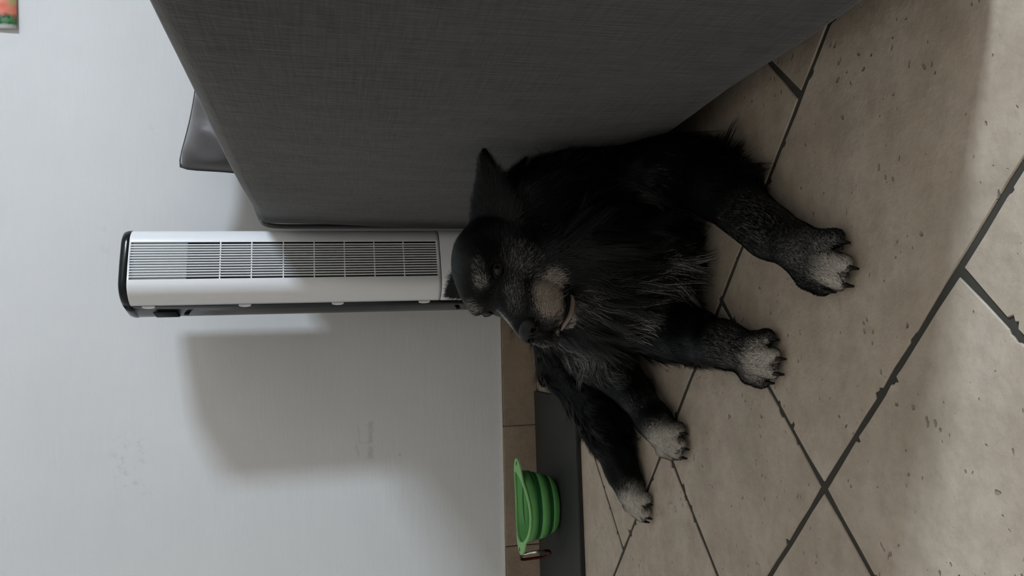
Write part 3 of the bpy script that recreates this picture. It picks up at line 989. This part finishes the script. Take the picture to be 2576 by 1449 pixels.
# two light smoothing passes
for _ in range(2):
    acc = np.zeros_like(BV); cn = np.zeros(len(BV))
    for a, b in ((0, 1), (1, 2), (2, 3), (3, 0)):
        np.add.at(acc, BQ[:, a], BV[BQ[:, b]]); np.add.at(acc, BQ[:, b], BV[BQ[:, a]])
        np.add.at(cn, BQ[:, a], 1); np.add.at(cn, BQ[:, b], 1)
    keep = BV[:, 2] < 0.003
    NV = BV * 0.5 + 0.5 * acc / cn[:, None]
    NV[keep, 2] = BV[keep, 2]
    BV = NV
# the flank gives way where it leans on the sofa
BV[:, 0] = np.minimum(BV[:, 0], 0.190 - 0.0682 * (BV[:, 1] + 0.10) - 0.017)
# vertex normals
e1, e2 = BV[BQ[:, 2]] - BV[BQ[:, 0]], BV[BQ[:, 3]] - BV[BQ[:, 1]]
fn = np.cross(e1, e2)
VN = np.zeros_like(BV)
for a in range(4): np.add.at(VN, BQ[:, a], fn)
VN /= np.linalg.norm(VN, axis=1)[:, None] + 1e-12
if np.mean(np.einsum('ij,ij->i', VN, BV - BV.mean(0))) < 0:
    VN = -VN; BQ = BQ[:, ::-1]

# groom and colour at every body vertex
W_ = np.zeros((len(BV), len(PR))); 
for i, p in enumerate(PR):
    if p.get('sub'): continue
    W_[:, i] = np.exp(-np.clip(sd(p, BV), -0.02, 0.2) / 0.010)
W_ /= W_.sum(1)[:, None] + 1e-12
FLOW = W_ @ np.array([p['flow'] for p in PR])
FLEN = W_ @ np.array([p['ln'] for p in PR])
FLIFT = W_ @ np.array([p['lift'] for p in PR])
del W_

BLACK = np.array([0.0034, 0.0034, 0.0038])
def smooth(x, a, b):
    t = np.clip((x - a) / (b - a), 0, 1); return t * t * (3 - 2 * t)
LOC = (BV - HO) @ HR / HS
onface = (np.abs(LOC[:, 1]) < 0.075) & (LOC[:, 2] > -0.105) & (LOC[:, 2] < 0.12)
FLEN = np.where(onface, np.minimum(FLEN, 0.0065 + 0.05 * (1 - smooth(LOC[:, 0], -0.05, 0.035)) + 0.012 * smooth(-LOC[:, 2], 0.07, 0.10)), FLEN)
PALE = np.zeros(len(BV))                       # chance that a hair is pale here
PCOL = np.tile(np.array([0.16, 0.155, 0.15]), (len(BV), 1))
def blob(c, r, col, amt=1.0, local=False):
    global PALE, PCOL
    q = LOC if local else BV
    d = np.linalg.norm((q - np.array(c)) / np.array(r), axis=1)
    m_ = smooth(-d, -1.30, -0.45) * amt
    PCOL = PCOL * (1 - m_[:, None]) + np.array(col) * m_[:, None]
    PALE = 1 - (1 - PALE) * (1 - m_)
GREY, WHITE, TAN = (0.10, 0.095, 0.09), (0.50, 0.46, 0.41), (0.33, 0.275, 0.23)
for s in (-1, 1):
    blob((0.098, s * 0.038, -0.040), (0.040, 0.024, 0.026), TAN, 1.0, True)          # greyed lips
    blob((0.072, s * 0.040, -0.050), (0.026, 0.020, 0.018), TAN, 0.6, True)
    blob((0.122, s * 0.030, -0.038), (0.024, 0.020, 0.022), TAN, 0.85, True)
    blob((0.045, s * 0.050, -0.002), (0.034, 0.022, 0.028), GREY, 0.30, True)         # below the eye
    blob((0.066, s * 0.021, 0.050), (0.016, 0.013, 0.011), (0.40, 0.37, 0.34), 0.50, True)         # brows
    blob((0.050, s * 0.034, 0.054), (0.016, 0.012, 0.010), (0.40, 0.37, 0.34), 0.16, True)
    blob((0.000, s * 0.055, -0.085), (0.034, 0.02, 0.025), GREY, 0.60, True)
    blob((0.085, s * 0.020, 0.004), (0.040, 0.016, 0.014), GREY, 0.45, True)
blob((0.105, -0.024, 0.000), (0.036, 0.018, 0.024), WHITE, 0.9, True)  # rim light along the far side of the muzzle, put in as white hair
blob((0.134, 0.004, -0.058), (0.016, 0.020, 0.010), WHITE, 0.8, True)
blob((0.110, 0.0, -0.084), (0.034, 0.03, 0.013), WHITE, 0.80, True)                   # chin
blob((0.035, 0.010, -0.100), (0.05, 0.045, 0.025), GREY, 0.55, True)
blob((-0.005, 0.035, -0.110), (0.04, 0.03, 0.03), GREY, 0.5, True)
blob((0.034, -1.140, 0.095), (0.036, 0.06, 0.034), (0.30, 0.29, 0.28), 0.55)           # chest star
blob((0.020, -1.130, 0.145), (0.02, 0.03, 0.02), GREY, 0.35)
blob((-0.035, -1.09, 0.125), (0.03, 0.05, 0.035), (0.2, 0.19, 0.18), 0.5)
blob((-0.075, -0.80, 0.115), (0.060, 0.060, 0.045), (0.20, 0.20, 0.195), 0.55)         # thigh
blob((-0.12, -0.85, 0.075), (0.035, 0.05, 0.03), (0.16, 0.16, 0.155), 0.35)
for (c, r, col, a) in [((0.018, -1.458, 0.025), (0.045, 0.042, 0.05), WHITE, 0.95), ((0.050, -1.41, 0.03), (0.035, 0.045, 0.05), GREY, 0.45),
                       ((-0.088, -1.300, 0.025), (0.040, 0.044, 0.05), WHITE, 0.9), ((-0.07, -1.23, 0.045), (0.04, 0.045, 0.03), GREY, 0.30),
                       ((-0.243, -0.990, 0.03), (0.048, 0.048, 0.06), WHITE, 0.98),
                       ((-0.382, -0.835, 0.03), (0.052, 0.042, 0.06), WHITE, 0.98),
                       ((0.090, -1.32, 0.05), (0.05, 0.06, 0.04), (0.10, 0.10, 0.10), 0.25),
                       ((-0.19, -0.90, 0.045), (0.03, 0.045, 0.03), (0.12, 0.12, 0.12), 0.35)]:
    blob(c, r, col, a)
for s in (-1, 1):
    PALE *= 1 - smooth(-np.linalg.norm(LOC - np.array([0.060, s * 0.037, 0.0300]), axis=1), -0.021, -0.012)
COLR = BLACK * (1 - PALE[:, None]) + PCOL * PALE[:, None]
def blend(mask, c):
    global COLR, PALE
    COLR = COLR * (1 - mask[:, None]) + np.array(c) * mask[:, None]
    PALE = PALE * (1 - mask)
# feathering: long hair behind the forelegs and on the breeches
def feather(c, r, direction, ln_, flow):
    global FLEN, FLOW
    d = np.linalg.norm((BV - np.array(c)) / np.array(r), axis=1)
    dr = np.array(direction, float); dr /= np.linalg.norm(dr)
    m_ = smooth(-d, -1.2, -0.5) * smooth(VN @ dr, -0.2, 0.5)
    FLEN = FLEN * (1 - m_) + ln_ * m_
    FLOW = FLOW * (1 - m_[:, None]) + np.array(flow, float) * m_[:, None]
feather((0.205, -1.15, 0.04), (0.05, 0.06, 0.05), (0.8, -0.5, -0.2), 0.050, (0.55, -0.75, -0.35))
feather((0.165, -1.235, 0.035), (0.05, 0.06, 0.05), (0.8, -0.5, -0.2), 0.042, (0.35, -0.85, -0.3))
feather((-0.06, -1.10, 0.035), (0.05, 0.06, 0.04), (-0.9, 0.1, -0.3), 0.045, (-0.7, -0.5, -0.3))
feather((-0.075, -1.17, 0.030), (0.04, 0.05, 0.04), (-0.9, 0.1, -0.3), 0.030, (-0.6, -0.6, -0.3))
feather((-0.14, -0.56, 0.06), (0.09, 0.07, 0.07), (-0.6, 0.7, 0.0), 0.065, (-0.8, 0.1, -0.35))
feather((-0.22, -0.66, 0.05), (0.07, 0.06, 0.06), (-0.7, 0.6, 0.0), 0.050, (-0.85, -0.25, -0.3))
feather((-0.24, -0.76, 0.045), (0.05, 0.04, 0.05), (0.5, -0.8, 0.0), 0.040, (-0.5, -0.8, -0.3))
# shade in the furrows between the toes, darkened into the coat colour
for toes in PAWS:
    for (ea, d), (eb, _) in zip(toes[:-1], toes[1:]):
        mid = (ea + eb) / 2
        q = BV - mid
        al = q @ d; si = np.linalg.norm(q - al[:, None] * d, axis=1)
        blend(smooth(-np.abs(al + 0.008), -0.026, -0.012) * smooth(-si, -0.011, -0.004) * 0.75, (0.012, 0.011, 0.010))

mt = new_mat('dog_coat', (0.01, 0.01, 0.01), 0.6, 0.1)
g = G(mt); at_ = g.n('ShaderNodeAttribute', attribute_name='coat'); g.l(at_.outputs['Color'], g.b.inputs['Base Color'])
M['coat'] = mt
mt = new_mat('dog_fur', (0.01, 0.01, 0.01), 0.42, 0.18)
g = G(mt); at_ = g.n('ShaderNodeAttribute', attribute_name='coat'); g.l(at_.outputs['Color'], g.b.inputs['Base Color'])
M['fur'] = mt


def set_col(me, C_):
    a = me.attributes.new('coat', 'FLOAT_COLOR', 'POINT')
    a.data.foreach_set('color', np.c_[C_, np.ones(len(C_))].astype(np.float32).ravel())


bme = np_mesh('body', BV - np.array([0.06, -0.95, 0.0]), BQ, 4)
set_col(bme, COLR * 0.8)
body = link('body', bme, M['coat'], dog, True)

# ------------------------------------------------------------------ fur
def wob(P, f, ph):
    return np.stack([np.sin(P[:, 1] * f + ph) + np.sin(P[:, 2] * f * 1.3 + ph * 2.1), np.sin(P[:, 2] * f * 0.9 + ph * 1.7) + np.sin(P[:, 0] * f * 1.2 + ph),
                     np.sin(P[:, 0] * f + ph * 0.6) + np.sin(P[:, 1] * f * 1.1 + ph * 1.3)], 1) * 0.5


area = np.linalg.norm(fn, axis=1) / 2
fc = BV[BQ].mean(1)
flen_f = FLEN[BQ].mean(1)
dens = area * np.clip(0.030 / np.maximum(flen_f, 0.004), 0.7, 7.0)
dens *= np.where((fc[:, 2] > 0.2) & (fc[:, 1] < -0.98), 1.5, 1.0)
dens *= np.where(fc[:, 1] > -0.55, 0.35, 1.0)
dens *= np.where(fc[:, 2] < 0.006, 0.05, 1.0)
NST = 250000
pick = rng.choice(len(BQ), NST, p=dens / dens.sum())
wts = rng.random((NST, 4)) ** 1.0; wts /= wts.sum(1)[:, None]
vi = BQ[pick]
def gather(A): return np.einsum('nk,nkd->nd', wts, A[vi]) if A.ndim == 2 else np.einsum('nk,nk->n', wts, A[vi])
root, nrm, flow, ln, lift, col_skin = gather(BV), gather(VN), gather(FLOW), gather(FLEN), gather(FLIFT), gather(COLR)
nrm /= np.linalg.norm(nrm, axis=1)[:, None] + 1e-9
flow += (0.45 * wob(root, 42, 0.3) + 0.32 * wob(root, 95, 1.9)) * np.clip(ln / 0.03, 0.25, 1.1)[:, None] + rng.normal(0, 0.11, (NST, 3))
tang = flow - nrm * np.einsum('ij,ij->i', flow, nrm)[:, None]
tang /= np.linalg.norm(tang, axis=1)[:, None] + 1e-6
ln = ln * rng.uniform(0.6, 1.25, NST)
lift = np.maximum(lift, np.clip(0.0024 / np.maximum(ln, 0.003), 0.0, 0.5)) * rng.uniform(0.6, 1.4, NST)
NSEG = 4
side = np.cross(tang, nrm); side /= np.linalg.norm(side, axis=1)[:, None] + 1e-9
tt = np.linspace(0, 1, NSEG + 1)
grav = np.array([0, 0, -1.0])
cur = 1.0 * wob(root, 60, 4.0)
crl = wob(root, 75, 2.2)
pts = []
for t in tt:
    pts.append(root - nrm * 0.0004 + ln[:, None] * (tang * t + nrm * (lift * (t - 0.45 * t * t))[:, None] + grav * (0.28 * t * t) * (ln[:, None] > 0.02) + cur * (t * t * 0.35) + crl * (0.16 * math.sin(t * 5.0)) * (ln[:, None] > 0.02)))
# gather the long hair into locks
NG = 9000
kd = kdtree.KDTree(NG)
gi = rng.choice(NST, NG, replace=False)
for q, i in enumerate(gi): kd.insert(root[i], q)
kd.balance()
near = np.fromiter((gi[kd.find(r_)[1]] for r_ in root), np.int64, NST)
pull = np.clip((ln - 0.014) / 0.03, 0, 1) * rng.uniform(0.35, 1.0, NST)
tuft = rng.normal(0, 0.24, (NST, 3))
tuft = tuft[near] * np.clip((ln - 0.014) / 0.03, 0, 1)[:, None] * ln[:, None]
for q, t in enumerate(tt):
    if t > 0: pts[q] = pts[q] + (pts[q][near] * 0 + (np.array(pts[q][near]) - pts[q])) * (pull * t ** 0.7)[:, None] * 0.85 + tuft * (t * t)
pts = np.stack(pts, 1)
hgt = np.einsum('nkd,nd->nk', pts - root[:, None, :], nrm)
want = 0.0005 + 0.10 * ln[:, None] * tt[None, :]
pts += nrm[:, None, :] * np.maximum(0, want - hgt)[:, :, None] * (tt[None, :, None] > 0)
pts[:, :, 2] = np.maximum(pts[:, :, 2], 0.0022 + 0.002 * rng.random((NST, 1)))
# keep hair clear of the sofa face
sofa_x = (0.190 - 0.0682 * (pts[:, :, 1] + 0.10)) - 0.022
pts[:, :, 0] = np.minimum(pts[:, :, 0], sofa_x)
wd = np.clip(ln * 0.014, 0.00026, 0.00052) * rng.uniform(0.7, 1.2, NST)
prof = np.array([1.0, 0.95, 0.8, 0.5])
strip = []
for q in range(NSEG):
    strip.append(pts[:, q] - side * (wd * prof[q])[:, None]); strip.append(pts[:, q] + side * (wd * prof[q])[:, None])
strip.append(pts[:, NSEG])
FV = np.stack(strip, 1).reshape(-1, 3)
nv = 2 * NSEG + 1
bidx = np.arange(NST)[:, None] * nv
quads = np.concatenate([bidx + np.array([[2 * q, 2 * q + 1, 2 * q + 3, 2 * q + 2]]) for q in range(NSEG - 1)])
tris = bidx + np.array([[2 * NSEG - 2, 2 * NSEG - 1, 2 * NSEG]])
me = bpy.data.meshes.new('fur')
me.vertices.add(len(FV)); me.vertices.foreach_set('co', (FV - np.array([0.06, -0.95, 0.0])).astype(np.float32).ravel())
li = np.concatenate([quads.ravel(), tris.ravel()]).astype(np.int32)
me.loops.add(len(li)); me.loops.foreach_set('vertex_index', li)
me.polygons.add(len(quads) + len(tris))
me.polygons.foreach_set('loop_start', np.concatenate([np.arange(len(quads)) * 4, len(quads) * 4 + np.arange(len(tris)) * 3]).astype(np.int32))
me.update(calc_edges=True)
pal = gather(PALE); pc = gather(PCOL)
is_pale = rng.random(NST) < pal
col = np.where(is_pale[:, None], pc, BLACK)
col = np.where((col_skin.max(1) < 0.02)[:, None] & ~is_pale[:, None], col_skin, col)
tint = rng.uniform(0.6, 1.35, NST)
stray = rng.random(NST) < 0.007                                # scattered grey hairs of an old dog
col = col * tint[:, None]; col[stray] = np.array([0.07, 0.068, 0.066])
set_col(me, np.clip(np.repeat(col, nv, 0), 0, 0.8))
fur = tag(link('fur', me, M['fur'], dog, True), kind='stuff')

# ------------------------------------------------------------------ eyes, nose, mouth, claws, whiskers
OFF = np.array([0.06, -0.95, 0.0])
M['eye'] = new_mat('eye_dark_brown', (0.008, 0.005, 0.003), 0.22, 0.3, coat=0.0)
M['lid'] = new_mat('eyelid_black', (0.005, 0.0045, 0.0045), 0.5, 0.15)
M['nose'] = new_mat('nose_leather', (0.006, 0.006, 0.0065), 0.42, 0.2)
g = G(M['nose']); g.bump(g.noise(g.pos(), 420, 2), 0.35, 0.002)
M['claw'] = new_mat('claw_black', (0.006, 0.0055, 0.005), 0.35, 0.3)
for s in (-1, 1):
    bm = bmesh.new(); bmesh.ops.create_uvsphere(bm, u_segments=24, v_segments=16, radius=0.0112)
    e_ = from_bm('eye', bm, M['eye'], dog, True)
    ec = H(0.0535, s * 0.0335, 0.0300)
    e_.location = ec - OFF
    # lids: an almond ring around the visible part of the eye
    out = HV(0.80, s * 0.60, 0.05); upv = HV(0, 0, 1); upv = upv - out * (upv @ out); upv /= np.linalg.norm(upv); sdv = np.cross(out, upv)
    ring = []
    for q in range(24):
        a = 2 * math.pi * q / 24
        ring.append((out * 0.0082 + sdv * 0.0098 * math.cos(a) + upv * 0.0050 * math.sin(a) * (1 - 0.15 * math.cos(a))))
    lid = link('eyelid', tube_mesh('eyelid', ring, 0.0023, 8, True), M['lid'], e_, True)
# nose pad
NB = H(0.136, 0, -0.016)
gn = np.arange(-0.03, 0.0301, 0.0014)
gx, gy, gz = np.meshgrid(gn, gn, gn, indexing='ij'); Pn = np.stack([gx, gy, gz], -1)
def el(c, r):
    q = (Pn - np.array(c)) / np.array(r); k0 = np.linalg.norm(q, axis=-1); k1 = np.linalg.norm(q / np.array(r), axis=-1)
    return k0 * (k0 - 1) / np.maximum(k1, 1e-6)
def smin(a, b, k):
    h_ = np.clip(0.5 + 0.5 * (b - a) / k, 0, 1); return b * (1 - h_) + a * h_ - k * h_ * (1 - h_)
d = el((0, 0, 0.002), (0.0145, 0.0175, 0.0130))
for s in (-1, 1): d = smin(d, el((0.001, s * 0.0115, -0.001), (0.0125, 0.0085, 0.0105)), 0.004)
d = smin(d, el((0.002, 0, -0.012), (0.008, 0.006, 0.008)), 0.005)
for s in (-1, 1):
    d = -smin(-d, el((0.011, s * 0.0088, -0.002), (0.0065, 0.0040, 0.0042)), 0.001)
    d = -smin(-d, el((0.006, s * 0.0170, -0.004), (0.008, 0.0050, 0.0020)), 0.001)
d = -smin(-d, el((0.014, 0, -0.006), (0.006, 0.0008, 0.012)), 0.0008)
Vn_, Qn = surface_nets(d.astype(np.float32), np.array([-0.03] * 3), 0.0014)
fn_ = np.cross(Vn_[Qn[:, 2]] - Vn_[Qn[:, 0]], Vn_[Qn[:, 3]] - Vn_[Qn[:, 1]])
if np.mean(np.einsum('ij,ij->i', fn_, Vn_[Qn].mean(1) - Vn_.mean(0))) < 0: Qn = Qn[:, ::-1]
link('nose', np_mesh('nose', (NB + Vn_ * 1.02 @ HR.T) - OFF, Qn, 4), M['nose'], dog, True)
# lip line from the nose round to the corner of the mouth, both sides
for s in (-1, 1):
    lip = [H(0.137, 0.002 * s, -0.050), H(0.131, 0.015 * s, -0.059), H(0.116, 0.0285 * s, -0.066), H(0.095, 0.0345 * s, -0.0695), H(0.075, 0.0375 * s, -0.0715), H(0.057, 0.0385 * s, -0.0705), H(0.044, 0.041 * s, -0.066)]
    link('lip', tube_mesh('lip', [Vector(q) for q in spline([tuple(v - OFF) for v in lip], 6)], 0.0021, 8), M['lid'], dog, True)
pink = new_mat('lip_skin_pale', (0.27, 0.21, 0.18), 0.55, 0.3)
lowlip = [H(0.124, -0.006, -0.0640), H(0.123, 0.004, -0.0660), H(0.115, 0.0145, -0.0725), H(0.100, 0.0215, -0.0770), H(0.087, 0.0240, -0.0790), H(0.077, 0.0240, -0.0780)]
link('lower_lip', tube_mesh('lower_lip', [Vector(q) for q in spline([tuple(v - OFF) for v in lowlip], 6)], [0.0008 + 0.0030 * math.sin(math.pi * q / 30) ** 0.7 for q in range(31)], 8), pink, dog, True)
for toes in PAWS:
    for e, d in toes:
        a = e + d * 0.0065 + np.array([0, 0, 0.0025]); b = e + d * 0.0115 + np.array([0, 0, -0.0030]); c = e + d * 0.0140 + np.array([0, 0, -0.0105])
        c[2] = max(c[2], 0.0015)
        link('claw', tube_mesh('claw', [tuple(a - OFF), tuple((a + b) / 2 - OFF + np.array([0, 0, 0.001])), tuple(b - OFF), tuple(c - OFF)], [0.0036, 0.0036, 0.0030, 0.0014], 8), M['claw'], dog, True)
# whiskers
wv_, wf_ = [], []
bmw = bmesh.new()
for s in (-1, 1):
    for k in range(6):
        b0 = H(rng.uniform(0.095, 0.125), s * rng.uniform(0.022, 0.032), rng.uniform(-0.045, -0.02))
        dv = HV(rng.uniform(-0.3, 0.35), s * rng.uniform(0.7, 1.0), rng.uniform(-0.9, 0.1))
        L = rng.uniform(0.025, 0.05)
        p3 = [tuple(b0 - OFF), tuple(b0 + dv * L * 0.5 - OFF), tuple(b0 + dv * L - OFF + np.array([0, 0, -0.008]))]
        tmp = tube_mesh('whisker', p3, [0.0003, 0.00022, 0.00008], 4); bmw.from_mesh(tmp); bpy.data.meshes.remove(tmp)
tag(from_bm('whiskers', bmw, new_mat('whisker', (0.2, 0.19, 0.18), 0.4), dog), kind='stuff')
